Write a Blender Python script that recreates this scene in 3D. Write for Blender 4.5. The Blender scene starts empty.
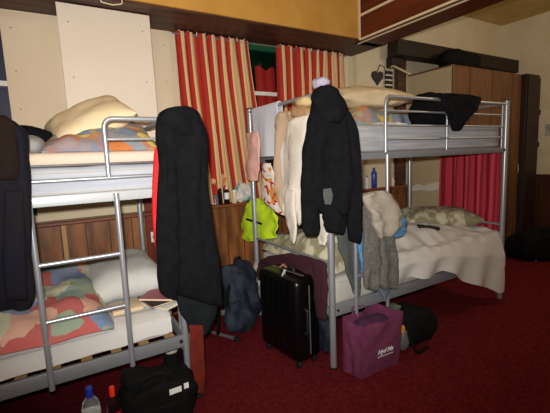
import bpy, bmesh, math, random
from mathutils import Vector, Matrix, noise, Euler
random.seed(7)
S = bpy.context.scene
COL = S.collection
PI = math.pi

# ------------------------------------------------------------------ camera
# room axes: X along the window wall (to the right), Y into the room towards it, Z up. Camera stands at (0, 0, 1.353)
FPX, PITCH, ROLL, CH, YAW = 371.8506, 0.1297, -0.0420, 1.3533, 0.535
def _room(v):
    c, s = math.cos(YAW), math.sin(YAW)
    return Vector((v[0]*c+v[1]*s, -v[0]*s+v[1]*c, v[2]))
cp, sp, cr, sr = math.cos(PITCH), math.sin(PITCH), math.cos(ROLL), math.sin(ROLL)
_f, _r, _u = Vector((0, cp, -sp)), Vector((1, 0, 0)), Vector((0, sp, cp))
FW = _room(_f); RT = _room(_r*cr+_u*sr); UP = _room(-_r*sr+_u*cr)
EYE = Vector((0, 0, CH))
cd = bpy.data.cameras.new('camera'); cam = bpy.data.objects.new('camera', cd); COL.objects.link(cam)
M = Matrix((RT, UP, -FW)).transposed().to_4x4(); M.translation = EYE
cam.matrix_world = M
cd.sensor_width = 36; cd.lens = FPX/550*36; cd.clip_start = .02
S.camera = cam

def hit(px, py, P, N):
    """point of the plane (P, N) seen at a photograph position"""
    d = FW+RT*((px-275)/FPX)-UP*((py-206.5)/FPX)
    N = Vector(N)
    return EYE+d*((Vector(P)-EYE).dot(N)/d.dot(N))
def atx(px, py, x): return hit(px, py, (x, 0, 0), (1, 0, 0))
def aty(px, py, y): return hit(px, py, (0, y, 0), (0, 1, 0))
def atz(px, py, z): return hit(px, py, (0, 0, z), (0, 0, 1))

# ------------------------------------------------------------------ materials
def lin(c):
    return tuple((x/255/12.92 if x/255 <= .04045 else ((x/255+.055)/1.055)**2.4) for x in c)+(1,)
def mat(name, c, rough=.7, metal=0., c2=None, scale=8., detail=3., bump=0., bscale=40., sheen=0., spec=.5, trans=0., stretch=None, lo=.35, hi=.65, alpha=1, ior=1.45, coat=0.):
    m = bpy.data.materials.new(name); m.use_nodes = True
    nt = m.node_tree; b = nt.nodes['Principled BSDF']
    b.inputs['Base Color'].default_value = lin(c); b.inputs['Roughness'].default_value = rough
    b.inputs['Metallic'].default_value = metal; b.inputs['Specular IOR Level'].default_value = spec
    b.inputs['Sheen Weight'].default_value = sheen; b.inputs['Transmission Weight'].default_value = trans
    b.inputs['IOR'].default_value = ior; b.inputs['Coat Weight'].default_value = coat
    tc = nt.nodes.new('ShaderNodeTexCoord'); mp = nt.nodes.new('ShaderNodeMapping')
    nt.links.new(tc.outputs['Object'], mp.inputs['Vector'])
    if stretch: mp.inputs['Scale'].default_value = stretch
    if c2:
        n = nt.nodes.new('ShaderNodeTexNoise'); n.inputs['Scale'].default_value = scale; n.inputs['Detail'].default_value = detail
        nt.links.new(mp.outputs['Vector'], n.inputs['Vector'])
        r = nt.nodes.new('ShaderNodeValToRGB'); r.color_ramp.elements[0].position = lo; r.color_ramp.elements[1].position = hi
        r.color_ramp.elements[0].color = lin(c); r.color_ramp.elements[1].color = lin(c2)
        nt.links.new(n.outputs['Fac'], r.inputs['Fac']); nt.links.new(r.outputs['Color'], b.inputs['Base Color'])
    if bump:
        n2 = nt.nodes.new('ShaderNodeTexNoise'); n2.inputs['Scale'].default_value = bscale; n2.inputs['Detail'].default_value = 4
        nt.links.new(mp.outputs['Vector'], n2.inputs['Vector'])
        bp = nt.nodes.new('ShaderNodeBump'); bp.inputs['Strength'].default_value = bump; bp.inputs['Distance'].default_value = .01
        nt.links.new(n2.outputs['Fac'], bp.inputs['Height']); nt.links.new(bp.outputs['Normal'], b.inputs['Normal'])
    return m
def patchwork(name, cols, scale=9., distort=.25, rough=.85, stretch=(1, 1, 1), mix=.0):
    m = mat(name, cols[0], rough, bump=.3, bscale=25)
    nt = m.node_tree; b = nt.nodes['Principled BSDF']
    tc = nt.nodes.new('ShaderNodeTexCoord'); mp = nt.nodes.new('ShaderNodeMapping'); mp.inputs['Scale'].default_value = stretch
    nt.links.new(tc.outputs['Object'], mp.inputs['Vector'])
    nz = nt.nodes.new('ShaderNodeTexNoise'); nz.inputs['Scale'].default_value = 5
    nt.links.new(mp.outputs['Vector'], nz.inputs['Vector'])
    ad = nt.nodes.new('ShaderNodeVectorMath'); ad.operation = 'MULTIPLY_ADD'
    nt.links.new(nz.outputs['Color'], ad.inputs[0]); ad.inputs[1].default_value = (distort,)*3
    nt.links.new(mp.outputs['Vector'], ad.inputs[2])
    v = nt.nodes.new('ShaderNodeTexVoronoi'); v.distance = 'CHEBYCHEV' if mix == 0 else 'EUCLIDEAN'; v.inputs['Scale'].default_value = scale
    nt.links.new(ad.outputs['Vector'], v.inputs['Vector'])
    sx = nt.nodes.new('ShaderNodeSeparateColor'); nt.links.new(v.outputs['Color'], sx.inputs['Color'])
    r = nt.nodes.new('ShaderNodeValToRGB'); r.color_ramp.interpolation = 'CONSTANT' if mix == 0 else 'LINEAR'
    el = r.color_ramp.elements
    while len(el) < len(cols): el.new(.5)
    for i, c in enumerate(cols): el[i].position = i/len(cols); 
    for i, c in enumerate(cols): el[i].color = lin(c)
    nt.links.new(sx.outputs['Red'], r.inputs['Fac']); nt.links.new(r.outputs['Color'], b.inputs['Base Color'])
    return m
def stripes(name, cols, rough=.85):
    """vertical woven stripes running along the cloth: stripe position comes from the U coordinate of the cloth"""
    m = mat(name, cols[0][1], rough, bump=.1, bscale=120)
    nt = m.node_tree; b = nt.nodes['Principled BSDF']
    uv = nt.nodes.new('ShaderNodeUVMap'); sx = nt.nodes.new('ShaderNodeSeparateXYZ'); nt.links.new(uv.outputs['UV'], sx.inputs['Vector'])
    fr = nt.nodes.new('ShaderNodeMath'); fr.operation = 'FRACT'; nt.links.new(sx.outputs['X'], fr.inputs[0])
    r = nt.nodes.new('ShaderNodeValToRGB'); r.color_ramp.interpolation = 'CONSTANT'; el = r.color_ramp.elements
    while len(el) < len(cols): el.new(.5)
    for i, (p, c) in enumerate(cols): el[i].position = p
    for i, (p, c) in enumerate(cols): el[i].color = lin(c)
    nt.links.new(fr.outputs[0], r.inputs['Fac']); nt.links.new(r.outputs['Color'], b.inputs['Base Color'])
    return m
def planks(name, c, c2, width, axis='X', rough=.5, gap=(20, 8, 4)):
    """wood boards: long grain plus dark joints every `width` metres across `axis`"""
    m = mat(name, c, rough, c2=c2, scale=4, detail=8, stretch=(3, 3, .7) if axis in 'XY' else (.4, 3, 3), bump=.15, bscale=20)
    nt = m.node_tree; b = nt.nodes['Principled BSDF']; src = b.inputs['Base Color'].links[0].from_socket
    tc = nt.nodes.new('ShaderNodeTexCoord'); sx = nt.nodes.new('ShaderNodeSeparateXYZ'); nt.links.new(tc.outputs['Object'], sx.inputs['Vector'])
    dv = nt.nodes.new('ShaderNodeMath'); dv.operation = 'DIVIDE'; dv.inputs[1].default_value = width; nt.links.new(sx.outputs[axis], dv.inputs[0])
    fr = nt.nodes.new('ShaderNodeMath'); fr.operation = 'FRACT'; nt.links.new(dv.outputs[0], fr.inputs[0])
    lt = nt.nodes.new('ShaderNodeMath'); lt.operation = 'LESS_THAN'; lt.inputs[1].default_value = .05; nt.links.new(fr.outputs[0], lt.inputs[0])
    mx = nt.nodes.new('ShaderNodeMix'); mx.data_type = 'RGBA'
    nt.links.new(lt.outputs[0], mx.inputs['Factor']); nt.links.new(src, mx.inputs['A']); mx.inputs['B'].default_value = lin(gap)
    nt.links.new(mx.outputs['Result'], b.inputs['Base Color'])
    return m

CARPET = mat('carpet', (86, 19, 26), .95, c2=(118, 34, 40), scale=55, detail=4, bump=.6, bscale=300, spec=.1, lo=.3, hi=.7)
CREAMWALL = mat('cream_wall', (212, 198, 166), .8, c2=(220, 207, 176), scale=3, bump=.08, bscale=60)
CEIL = mat('yellow_ceiling', (190, 160, 95), .85, c2=(205, 178, 112), scale=5)
OCHRE = mat('ochre_plaster', (196, 144, 62), .75, c2=(208, 156, 74), scale=4, bump=.1, bscale=25)
BEAM = mat('dark_beam', (50, 30, 22), .55, c2=(92, 56, 40), scale=5, detail=6, stretch=(.5, 4, 4), bump=.2, bscale=15)
BEAM2 = mat('black_brown_beam', (28, 17, 11), .6, c2=(42, 26, 17), scale=5, stretch=(.5, 4, 4))
MAHOG = mat('mahogany', (76, 30, 15), .4, c2=(100, 42, 22), scale=4, detail=5, stretch=(5, .5, 5))
CREAMTRIM = mat('cream_trim', (225, 205, 170), .6)
WAINS = planks('wainscot', (98, 58, 28), (156, 98, 48), .17, 'X', .5, gap=(62, 38, 20))
WAINSD = planks('wainscot_dark', (60, 32, 20), (80, 44, 28), .2, 'Y', .5)
SILL = mat('sill_wood', (110, 58, 32), .4, c2=(140, 80, 44), scale=6, stretch=(.6, 4, 4))
REDWOOD = mat('red_wood', (98, 32, 20), .4, c2=(118, 44, 26), scale=5, stretch=(4, 4, .5))
GREEN = mat('green_paint', (30, 84, 60), .4)
DGLASS = mat('night_glass', (5, 26, 20), .06, spec=.6)
BGLASS = mat('blue_night_glass', (8, 18, 60), .5, spec=.5)
WHITEP = mat('white_paint', (225, 225, 220), .5)
BOARD = mat('cream_board', (222, 202, 172), .6, c2=(228, 210, 182), scale=2)
BOARDW = mat('white_board', (224, 210, 190), .45, c2=(228, 216, 200), scale=2)
STEEL = mat('silver_paint', (168, 172, 178), .35, metal=.55, spec=.5)
STEELD = mat('silver_rail', (132, 135, 140), .45, metal=.3)
PLATE = mat('pale_rail', (178, 183, 184), .45, metal=.15)
CAP = mat('dark_plastic', (25, 25, 27), .5)
MATT = mat('mattress_ticking', (178, 181, 188), .9, c2=(164, 170, 180), scale=14, stretch=(.3, 1, 5))
SHEETO = mat('peach_sheet', (206, 186, 168), .9, bump=.3, bscale=18)
SHEETW = mat('white_sheet', (204, 202, 198), .9, bump=.35, bscale=14)
SHEETG = mat('grey_white_sheet', (178, 176, 170), .9, bump=.35, bscale=12)
PILC = mat('cream_pillowcase', (232, 214, 178), .85, c2=(226, 204, 164), scale=6, bump=.4, bscale=12)
PILG = mat('grey_pillowcase', (196, 198, 194), .9, bump=.3, bscale=12)
CAMO = mat('leaf_print', (142, 136, 106), .9, c2=(198, 192, 166), scale=13, detail=1.5, lo=.44, hi=.56, bump=.2, bscale=15)
DUV1 = patchwork('patch_quilt', [(178, 96, 92), (128, 140, 166), (138, 154, 146), (208, 162, 140), (184, 92, 88), (190, 186, 158), (116, 134, 164), (146, 160, 138)], 9, .08)
DUV2 = patchwork('soft_patch_quilt', [(214, 138, 66), (134, 146, 162), (214, 192, 96), (136, 156, 164), (200, 122, 66), (128, 144, 166)], 11, .3, mix=1)
BLACK = mat('black_fleece', (15, 15, 18), .95, c2=(20, 20, 23), scale=20, spec=.1, bump=.2, bscale=60)
BLACKB = mat('black_nylon', (8, 8, 9), .85, c2=(13, 13, 14), scale=20, spec=.2, bump=.3, bscale=30)
CHAR = mat('charcoal_cloth', (26, 29, 31), .95, spec=.1, bump=.2, bscale=40)
NAVY = mat('navy_cloth', (17, 18, 29), .9, c2=(26, 20, 24), scale=6, spec=.2, bump=.3, bscale=30)
REDL = mat('red_lining', (205, 26, 30), .8)
ORANGER = mat('orange_red_towel', (112, 30, 10), .95, c2=(92, 22, 10), scale=12, bump=.3, bscale=60)
TOWEL = mat('white_towel', (205, 208, 218), .95, bump=.3, bscale=90)
PINK = mat('pink_cloth', (222, 172, 160), .9, bump=.2, bscale=40)
BEIGE = mat('beige_knit', (196, 170, 142), .95, bump=.4, bscale=60)
WHITEC = mat('white_shirt', (216, 208, 196), .9, bump=.2, bscale=30)
GREYC = mat('grey_knit', (108, 106, 98), .95, c2=(84, 84, 80), scale=70, bump=.4, bscale=90)
GREYC2 = mat('dark_grey_jersey', (74, 78, 76), .95, bump=.3, bscale=60)
TAUPE = mat('taupe_fleece', (160, 150, 136), .95, bump=.4, bscale=50)
BLUEC = mat('blue_cloth', (62, 122, 178), .9, c2=(96, 150, 196), scale=16, bump=.3, bscale=40)
DENIM = mat('faded_denim', (92, 108, 126), .9, c2=(112, 126, 138), scale=20, bump=.3, bscale=60)
HIVIS = mat('hi_vis_yellow', (196, 230, 40), .7, bump=.2, bscale=20)
MAROON = mat('maroon_cloth', (56, 18, 30), .95, bump=.3, bscale=40)
REDCURT = stripes('red_striped_cloth', [(0, (178, 44, 60)), (.28, (140, 28, 44)), (.42, (198, 62, 76)), (.6, (158, 34, 50)), (.82, (110, 18, 32)), (.9, (184, 50, 66))])
CURT = stripes('red_cream_stripe', [(0, (176, 46, 34)), (.50, (220, 190, 138)), (.56, (200, 160, 108)), (.62, (222, 196, 146)), (.95, (196, 126, 84))])
PRINT = patchwork('bright_print', [(226, 222, 214), (232, 226, 216), (220, 150, 50), (226, 220, 210), (200, 40, 40), (228, 224, 216)], 22, .4)
GLOSSB = mat('gloss_black_shell', (6, 6, 8), .3, spec=.4)
TAN = mat('tan_plush', (168, 136, 96), .95, c2=(128, 80, 56), scale=14, bump=.4, bscale=50)
LILAC = mat('lilac_white_fabric', (176, 170, 186), .9, c2=(150, 144, 166), scale=14)
PURPLE = mat('purple_nonwoven', (110, 48, 80), .85, c2=(98, 40, 72), scale=30, bump=.25, bscale=120)
PURPLED = mat('dark_purple_lining', (62, 26, 58), .9)
OLIVE = mat('grey_green_cloth', (70, 76, 66), .95, c2=(100, 102, 90), scale=20, bump=.4, bscale=40)
YEL = mat('yellow_plastic', (226, 168, 28), .5)
LABELW = mat('white_label', (226, 228, 226), .6)
CLEAR = mat('clear_plastic', (225, 235, 240), .08, trans=.9, ior=1.2)
BLUECAP = mat('blue_cap', (24, 44, 150), .4)
REDCAP = mat('red_cap', (228, 48, 26), .4)
DRINK = mat('dark_drink', (30, 14, 18), .15)
BLUEB = mat('blue_bottle_plastic', (20, 40, 130), .25, c2=(60, 90, 170), scale=30)
WOODF = planks('wardrobe_front_wood', (94, 62, 38), (118, 80, 50), .46, 'X', .4, gap=(70, 44, 26))
WOODS = mat('wardrobe_side', (192, 174, 136), .6, c2=(200, 182, 144), scale=3)
TORN = mat('pale_torn_paper', (222, 218, 200), .9)
JAMB = mat('dark_jamb', (40, 24, 16), .5)
PAPER = mat('cream_paper', (222, 206, 176), .8)
BROWNP = mat('peach_paper', (220, 196, 166), .8)
SLAT = mat('pine_slat', (190, 150, 96), .7)
NAVYBP = mat('navy_backpack', (15, 21, 38), .8, c2=(38, 50, 62), scale=9, bump=.3, bscale=60, lo=.42, hi=.6)
HOOK = mat('brass_hook', (170, 130, 70), .4, metal=.6)
REDREFL = mat('red_reflection', (150, 22, 16), .8)  # colour of the red reflection in the window pane
DGREEN = mat('dark_green_blind', (8, 44, 32), .8)
GREYPL = mat('grey_plastic', (96, 96, 98), .4)
BOOTG = mat('grey_sock_cuff', (186, 182, 170), .95, bump=.5, bscale=80)

# ------------------------------------------------------------------ mesh helpers
def obj(name, bm, m, parent=None, smooth=True, sub=0, crease=True):
    bmesh.ops.recalc_face_normals(bm, faces=bm.faces[:])
    me = bpy.data.meshes.new(name)
    if parent is None:
        xs = [v.co for v in bm.verts]
        o3 = Vector(((min(c.x for c in xs)+max(c.x for c in xs))/2, (min(c.y for c in xs)+max(c.y for c in xs))/2, min(c.z for c in xs)))
    else:
        o3 = Vector(parent['_o'])
    bmesh.ops.translate(bm, vec=-o3, verts=bm.verts[:])
    bm.to_mesh(me); bm.free()
    me.materials.append(m)
    if smooth:
        for p in me.polygons: p.use_smooth = True
        if getattr(bm_soft, 'on', False): pass
        else: me.set_sharp_from_angle(angle=.7)
    bm_soft.on = False
    o = bpy.data.objects.new(name, me); COL.objects.link(o)
    if parent is None: o.location = o3
    else: o.parent = parent
    o['_o'] = tuple(o3)
    if sub:
        md = o.modifiers.new('sub', 'SUBSURF'); md.levels = sub; md.render_levels = sub
    return o
class bm_soft: on = False
def tag(o, label, cat, group=None):
    o['label'] = label; o['category'] = cat
    if group: o['group'] = group
    return o
def thing(name, loc, label, cat, group=None):
    o = bpy.data.objects.new(name, None); COL.objects.link(o); o.location = loc; o.empty_display_size = .1
    o['_o'] = tuple(loc)
    return tag(o, label, cat, group)
def struct(name, bm, m, parent=None, smooth=False):
    o = obj(name, bm, m, parent, smooth)
    if parent is None: o['kind'] = 'structure'
    return o
def B(): return bmesh.new()
def box(bm, x0, x1, y0, y1, z0, z1, bev=0., seg=2, mt=None):
    r = bmesh.ops.create_cube(bm, size=1.)
    vs = r['verts']
    for v in vs: v.co = Vector((x0+(v.co.x+.5)*(x1-x0), y0+(v.co.y+.5)*(y1-y0), z0+(v.co.z+.5)*(z1-z0)))
    if bev:
        es = list({e for v in vs for e in v.link_edges})
        r2 = bmesh.ops.bevel(bm, geom=es, offset=bev, segments=seg, profile=.5, affect='EDGES')
        vs = list({v for f in r2['faces'] for v in f.verts} | {v for v in vs if v.is_valid})
    if mt:
        for v in vs: v.co = mt @ v.co
    return bm
def tube(bm, pts, r, n=12, closed=False, caps=True):
    pts = [Vector(p) for p in pts]; k = len(pts); rings = []
    rr = r if isinstance(r, (list, tuple)) else [r]*k
    prev = None
    for i, p in enumerate(pts):
        a = pts[(i-1) % k] if (closed or i) else p; b = pts[(i+1) % k] if (closed or i < k-1) else p
        t = (b-a).normalized()
        if prev is None:
            q = Vector((0, 0, 1)) if abs(t.z) < .9 else Vector((1, 0, 0)); s = t.cross(q).normalized()
        else: s = (prev-t*prev.dot(t)).normalized()
        prev = s; w = t.cross(s)
        rings.append([bm.verts.new(p+(s*math.cos(2*PI*j/n)+w*math.sin(2*PI*j/n))*rr[i]) for j in range(n)])
    for i in range(k if closed else k-1):
        A, C = rings[i], rings[(i+1) % k]
        for j in range(n): bm.faces.new((A[j], A[(j+1) % n], C[(j+1) % n], C[j]))
    if caps and not closed: bm.faces.new(rings[0]); bm.faces.new(rings[-1][::-1])
    return bm
def fillet(pts, rad, n=6):
    pts = [Vector(p) for p in pts]; out = [pts[0]]
    for i in range(1, len(pts)-1):
        a, b, c = pts[i-1], pts[i], pts[i+1]
        u = (a-b).normalized(); w = (c-b).normalized()
        p0, p1 = b+u*rad, b+w*rad
        for j in range(n+1):
            t = j/n; out.append(p0*(1-t)**2+b*2*t*(1-t)+p1*t*t)
    return out+[pts[-1]]
def lathe(bm, prof, c, n=20, tilt=None):
    rings = []
    for r, z in prof:
        ring = []
        for j in range(n):
            p = Vector((r*math.cos(2*PI*j/n), r*math.sin(2*PI*j/n), z))
            if tilt: p = tilt @ p
            ring.append(bm.verts.new(p+Vector(c)))
        rings.append(ring)
    for A, C in zip(rings, rings[1:]):
        for j in range(n): bm.faces.new((A[j], A[(j+1) % n], C[(j+1) % n], C[j]))
    bm.faces.new(rings[0][::-1]); bm.faces.new(rings[-1])
    return bm
def lerp_rows(rows, k):
    """Catmull-Rom resample of tuples"""
    out = []; n = len(rows)
    for i in range(k):
        t = i/(k-1)*(n-1); j = min(int(t), n-2); f = t-j
        P = [rows[max(j-1, 0)], rows[j], rows[j+1], rows[min(j+2, n-1)]]
        row = []
        for a, b, c, d in zip(*P):
            row.append(.5*((2*b)+(-a+c)*f+(2*a-5*b+4*c-d)*f*f+(-a+3*b-3*c+d)*f**3))
        out.append(tuple(row))
    return out
def garment(bm, rows, P, N, half=.03, nf=4, famp=.012, n=18, k=30, seed=0, cap=.12):
    """hanging cloth body: rows = (xL, yL, xR, yR) outline points in the photograph laid on the real plane (P, N),
    given a rounded section, vertical folds and closed ends"""
    N = Vector(N).normalized(); bm_soft.on = True
    rs = lerp_rows(rows, k); rings = []
    for i, (xl, yl, xr, yr) in enumerate(rs):
        t = i/(k-1)
        wpx = (xr-xl)
        xl += wpx*.045*noise.noise(Vector((t*7, seed, 3.3))); xr += wpx*.045*noise.noise(Vector((t*7, 9.1, seed)))
        a, b = hit(xl, yl, P, N), hit(xr, yr, P, N)
        e = min(1, math.sqrt(max(0, min(t, 1-t)/cap))) if cap else 1
        e = .25+.75*e
        ring = []
        for j in range(2*n):
            an = PI*j/n; cx = math.cos(an); sy = math.sin(an)
            x = math.copysign(abs(cx)**.7, cx); y = math.copysign(abs(sy)**.7, sy)
            p = a.lerp(b, (1-x)/2)
            w = (b-a).length
            ph = seed*1.7+.8*math.sin(2.3*t+seed)
            d = half*e*y+famp*min(1, .25+1.4*t)*math.sin(nf*PI*(x*.5)+ph+t*.8)+famp*1.5*noise.noise(Vector((x*w*9, t*6, seed)))+famp*.7*noise.noise(Vector((x*w*24, t*13, seed+4))) 
            ring.append(bm.verts.new(p+N*d))
        rings.append(ring)
    for A, C in zip(rings, rings[1:]):
        for j in range(2*n): bm.faces.new((A[j], A[(j+1) % (2*n)], C[(j+1) % (2*n)], C[j]))
    bm.faces.new(rings[0]); bm.faces.new(rings[-1][::-1])
    return bm
def cloth_surface(bm, f, nu, nv, th=.004):
    """closed thin sheet from point function f(a, b), a and b in 0..1"""
    P = [[f(i/nu, j/nv) for j in range(nv+1)] for i in range(nu+1)]
    def nrm(i, j):
        a = P[min(i+1, nu)][j]-P[max(i-1, 0)][j]; b = P[i][min(j+1, nv)]-P[i][max(j-1, 0)]
        c = a.cross(b); return c.normalized() if c.length > 1e-9 else Vector((0, 0, 1))
    F = [[bm.verts.new(P[i][j]+nrm(i, j)*th) for j in range(nv+1)] for i in range(nu+1)]
    K = [[bm.verts.new(P[i][j]-nrm(i, j)*th) for j in range(nv+1)] for i in range(nu+1)]
    uvl = bm.loops.layers.uv.verify()
    def face(vs, uvs=None):
        fc = bm.faces.new(vs)
        if uvs:
            for l, uv in zip(fc.loops, uvs): l[uvl].uv = uv
    for i in range(nu):
        for j in range(nv):
            q = [(i/nu, j/nv), ((i+1)/nu, j/nv), ((i+1)/nu, (j+1)/nv), (i/nu, (j+1)/nv)]
            face((F[i][j], F[i+1][j], F[i+1][j+1], F[i][j+1]), q)
            face((K[i][j], K[i][j+1], K[i+1][j+1], K[i+1][j]), [q[0], q[3], q[2], q[1]])
    for i in range(nu):
        for j in (0, nv):
            q = [(i/nu, 0), (i/nu, 0), ((i+1)/nu, 0), ((i+1)/nu, 0)]
            face((F[i][j], K[i][j], K[i+1][j], F[i+1][j]), q)
    for j in range(nv):
        for i in (0, nu):
            q = [(i/nu, 0)]*4
            face((F[i][j], F[i][j+1], K[i][j+1], K[i][j]), q)
    return bm
def scale_u(bm, k, off=0.):
    uvl = bm.loops.layers.uv.verify()
    for f in bm.faces:
        for l in f.loops: l[uvl].uv.x = l[uvl].uv.x*k+off
def pillow(bm, c, size, rot=(0, 0, 0), n=26, wr=.012, fr=7, p=4., flat=0., seed=0, edge=.06):
    """soft cushion: two bulged skins meeting in a seam, with wrinkles"""
    R = Euler(rot).to_matrix(); lx, ly, lz = size; c = Vector(c)
    V = {}
    for s in (1, -1):
        for i in range(n+1):
            for j in range(n+1):
                a = -1+2*i/n; b = -1+2*j/n
                rim = i in (0, n) or j in (0, n)
                if rim and s == -1: V[s, i, j] = V[1, i, j]; continue
                a2 = math.sin(a*PI/2); b2 = math.sin(b*PI/2)
                h = (max(0, 1-abs(a2)**p)*max(0, 1-abs(b2)**p))**.5
                pin = 1-edge*(1-(1-a2*a2)*(1-b2*b2))*0 - edge*(1-abs(a2))*(abs(b2)**6) 
                pin2 = 1-edge*(1-abs(b2))*(abs(a2)**6)
                w = noise.noise(Vector((a2*lx*fr, b2*ly*fr, seed+s*3)))+.5*noise.noise(Vector((a2*lx*fr*2.3, b2*ly*fr*2.3, seed+s*5)))
                z = s*(lz*(1-flat*(s < 0))*h)+wr*w*(.3+.7*h)
                q = Vector((a2*lx*(pin2 if abs(a2) > 0 else 1), b2*ly*pin, z))
                V[s, i, j] = bm.verts.new(c+R @ q)
        for i in range(n):
            for j in range(n):
                f = (V[s, i, j], V[s, i+1, j], V[s, i+1, j+1], V[s, i, j+1])
                bm.faces.new(f if s > 0 else f[::-1])
    return bm
def blob(bm, c, size, rot=(0, 0, 0), e=.6, n=22, wr=.02, fr=6, seed=0, floor=None):
    """rounded soft body (superellipsoid) with lumps"""
    R = Euler(rot).to_matrix(); c = Vector(c); rows = []
    def sg(x, q): return math.copysign(abs(x)**q, x)
    for i in range(n+1):
        ph = -PI/2+PI*i/n; row = []
        for j in range(2*n):
            th = PI*j/n
            q = Vector((size[0]*sg(math.cos(ph), e)*sg(math.cos(th), e), size[1]*sg(math.cos(ph), e)*sg(math.sin(th), e), size[2]*sg(math.sin(ph), e)))
            q += q.normalized()*wr*(noise.noise(q*fr+Vector((seed, 0, 0)))+.5*noise.noise(q*fr*2.5+Vector((0, seed, 0))))
            q = c+R @ q
            if floor is not None and q.z < floor: q.z = floor
            row.append(q)
        rows.append(row)
    bot = bm.verts.new(rows[0][0]); top = bm.verts.new(rows[-1][0])
    R_ = [[bm.verts.new(q) for q in r] for r in rows[1:-1]]
    m = 2*n
    for A, C in zip(R_, R_[1:]):
        for j in range(m): bm.faces.new((A[j], A[(j+1) % m], C[(j+1) % m], C[j]))
    for j in range(m):
        bm.faces.new((bot, R_[0][(j+1) % m], R_[0][j])); bm.faces.new((top, R_[-1][j], R_[-1][(j+1) % m]))
    return bm

# ------------------------------------------------------------------ the room
X0, X1, Y0, YW, ZC = -2.2, 6.0, -1.6, 3.25, 3.17
struct('floor', box(B(), X0-.1, X1+.1, Y0-.1, YW+.1, -.1, 0), CARPET)
struct('ceiling', box(B(), X0-.1, X1+.1, Y0-.1, YW+.1, ZC, ZC+.1), CEIL)
# window wall, with the two openings left free
WX0, WX1, WZ0, WZ1 = 1.02, 2.78, 1.0, 2.44
VX0, VX1 = -1.5, -.12
b = B()
for x0, x1, z0, z1 in ((X0, VX0, 0, ZC), (VX0, VX1, 0, WZ0), (VX0, VX1, WZ1, ZC), (VX1, WX0, 0, ZC), (WX0, WX1, 0, WZ0), (WX0, WX1, WZ1, ZC), (WX1, X1+.1, 0, ZC)):
    box(b, x0, x1, YW, YW+.14, z0, z1)
struct('wall_back', b, CREAMWALL)
struct('wall_left', box(B(), X0-.1, X0, Y0, YW+.1, 0, ZC), CREAMWALL)
struct('wall_right', box(B(), X1, X1+.1, Y0, YW+.1, 0, ZC), CREAMWALL)
struct('wall_front', box(B(), X0, X1, Y0-.1, Y0, 0, ZC), CREAMWALL)
struct('trim_1', box(B(), X0, 3.92, YW-.03, YW, 0, .93), WAINS)
struct('trim_2', box(B(), X0, 3.80, YW-.15, YW, .93, .955, .006), SILL)
struct('trim_3', box(B(), X1-.03, X1, Y0, YW, 0, .965), WAINSD)
struct('trim_4', box(B(), X0, 3.01, 2.795, YW, 2.44, 2.56), BEAM)          # long dark beam under the bulkhead
struct('trim_5', box(B(), X0, 2.68, 2.775, YW, 2.456, ZC), OCHRE)          # ochre bulkhead
t5 = struct('trim_6', box(B(), 2.68, 3.01, Y0, 2.87, 2.44, ZC), MAHOG)     # boxed beam towards the viewer
bb = B(); box(bb, 2.668, 2.68, Y0, 2.775, 2.44, 2.456); box(bb, 2.668, 2.68, Y0, 2.775, 2.655, 2.675)
box(bb, 2.72, 2.735, Y0, 2.86, 2.432, 2.44)
struct('trim_7', bb, CREAMTRIM)
struct('trim_8', box(B(), 3.44, X1, 2.98, 3.14, 2.44, 2.615, .01), BEAM2)  # second long beam
struct('trim_9', box(B(), 3.46, 3.66, 3.08, YW, 2.36, 2.45), BEAM2)
struct('trim_10', box(B(), 3.0, 3.46, 3.17, YW, .955, 2.62), CREAMWALL)    # pilaster
struct('trim_11', box(B(), 3.68, 3.82, 3.18, YW, .955, 2.47, .008), BEAM)
struct('trim_12', box(B(), .634, .732, YW-.06, YW-.03, 0, 1.65), REDWOOD)  # upright beside the near bunk
struct('trim_13', box(B(), 2.655, 2.672, 2.762, 2.775, 2.44, ZC), CREAMTRIM)
struct('trim_14', box(B(), .02, .05, YW-.045, YW-.03, .1, .93), SLAT)

def window(n, x0, x1, glass, bars, rails):
    w = bpy.data.objects.new('window_%d' % n, None); COL.objects.link(w); w['kind'] = 'structure'
    w.location = ((x0+x1)/2, YW+.06, WZ0); w['_o'] = tuple(w.location)
    b = B(); f = .05
    box(b, x0, x1, YW+.03, YW+.09, WZ0, WZ0+f); box(b, x0, x1, YW+.03, YW+.09, WZ1-f, WZ1)
    for x in [x0, x1-f]+bars: box(b, x, x+f, YW+.03, YW+.09, WZ0+f, WZ1-f)
    obj('window_frame', b, GREEN, w, False)
    b = B()
    for z in rails: box(b, x0+f, x1-f, YW+.012, YW+.07, z, z+.035)
    obj('glazing_bar', b, WHITEP, w, False)
    obj('pane', box(B(), x0+f, x1-f, YW+.072, YW+.078, WZ0+f, WZ1-f), glass, w, False)
window(1, WX0, WX1, DGLASS, [], [1.965])
window(2, VX0, VX1, BGLASS, [-.9], [1.93])

# blurred red reflection in the dark pane, built as a plain sheet before the glass
def rb(a, c): return Vector((1.80+.34*a, YW+.01+.004*math.sin(a*14), 1.1+c*(1.08)))
tag(obj('red_reflection_sheet', cloth_surface(B(), lambda a, c: Vector((1.80+.22*a+.01*math.sin(c*4), YW+.045+.006*math.sin(a*14), 1.06+c*(1.17+.02*math.sin(a*9)))), 12, 14, .003), REDREFL),
    'red sheet standing for the blurred reflection in the window gap between the two striped curtains', 'cloth')

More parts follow.
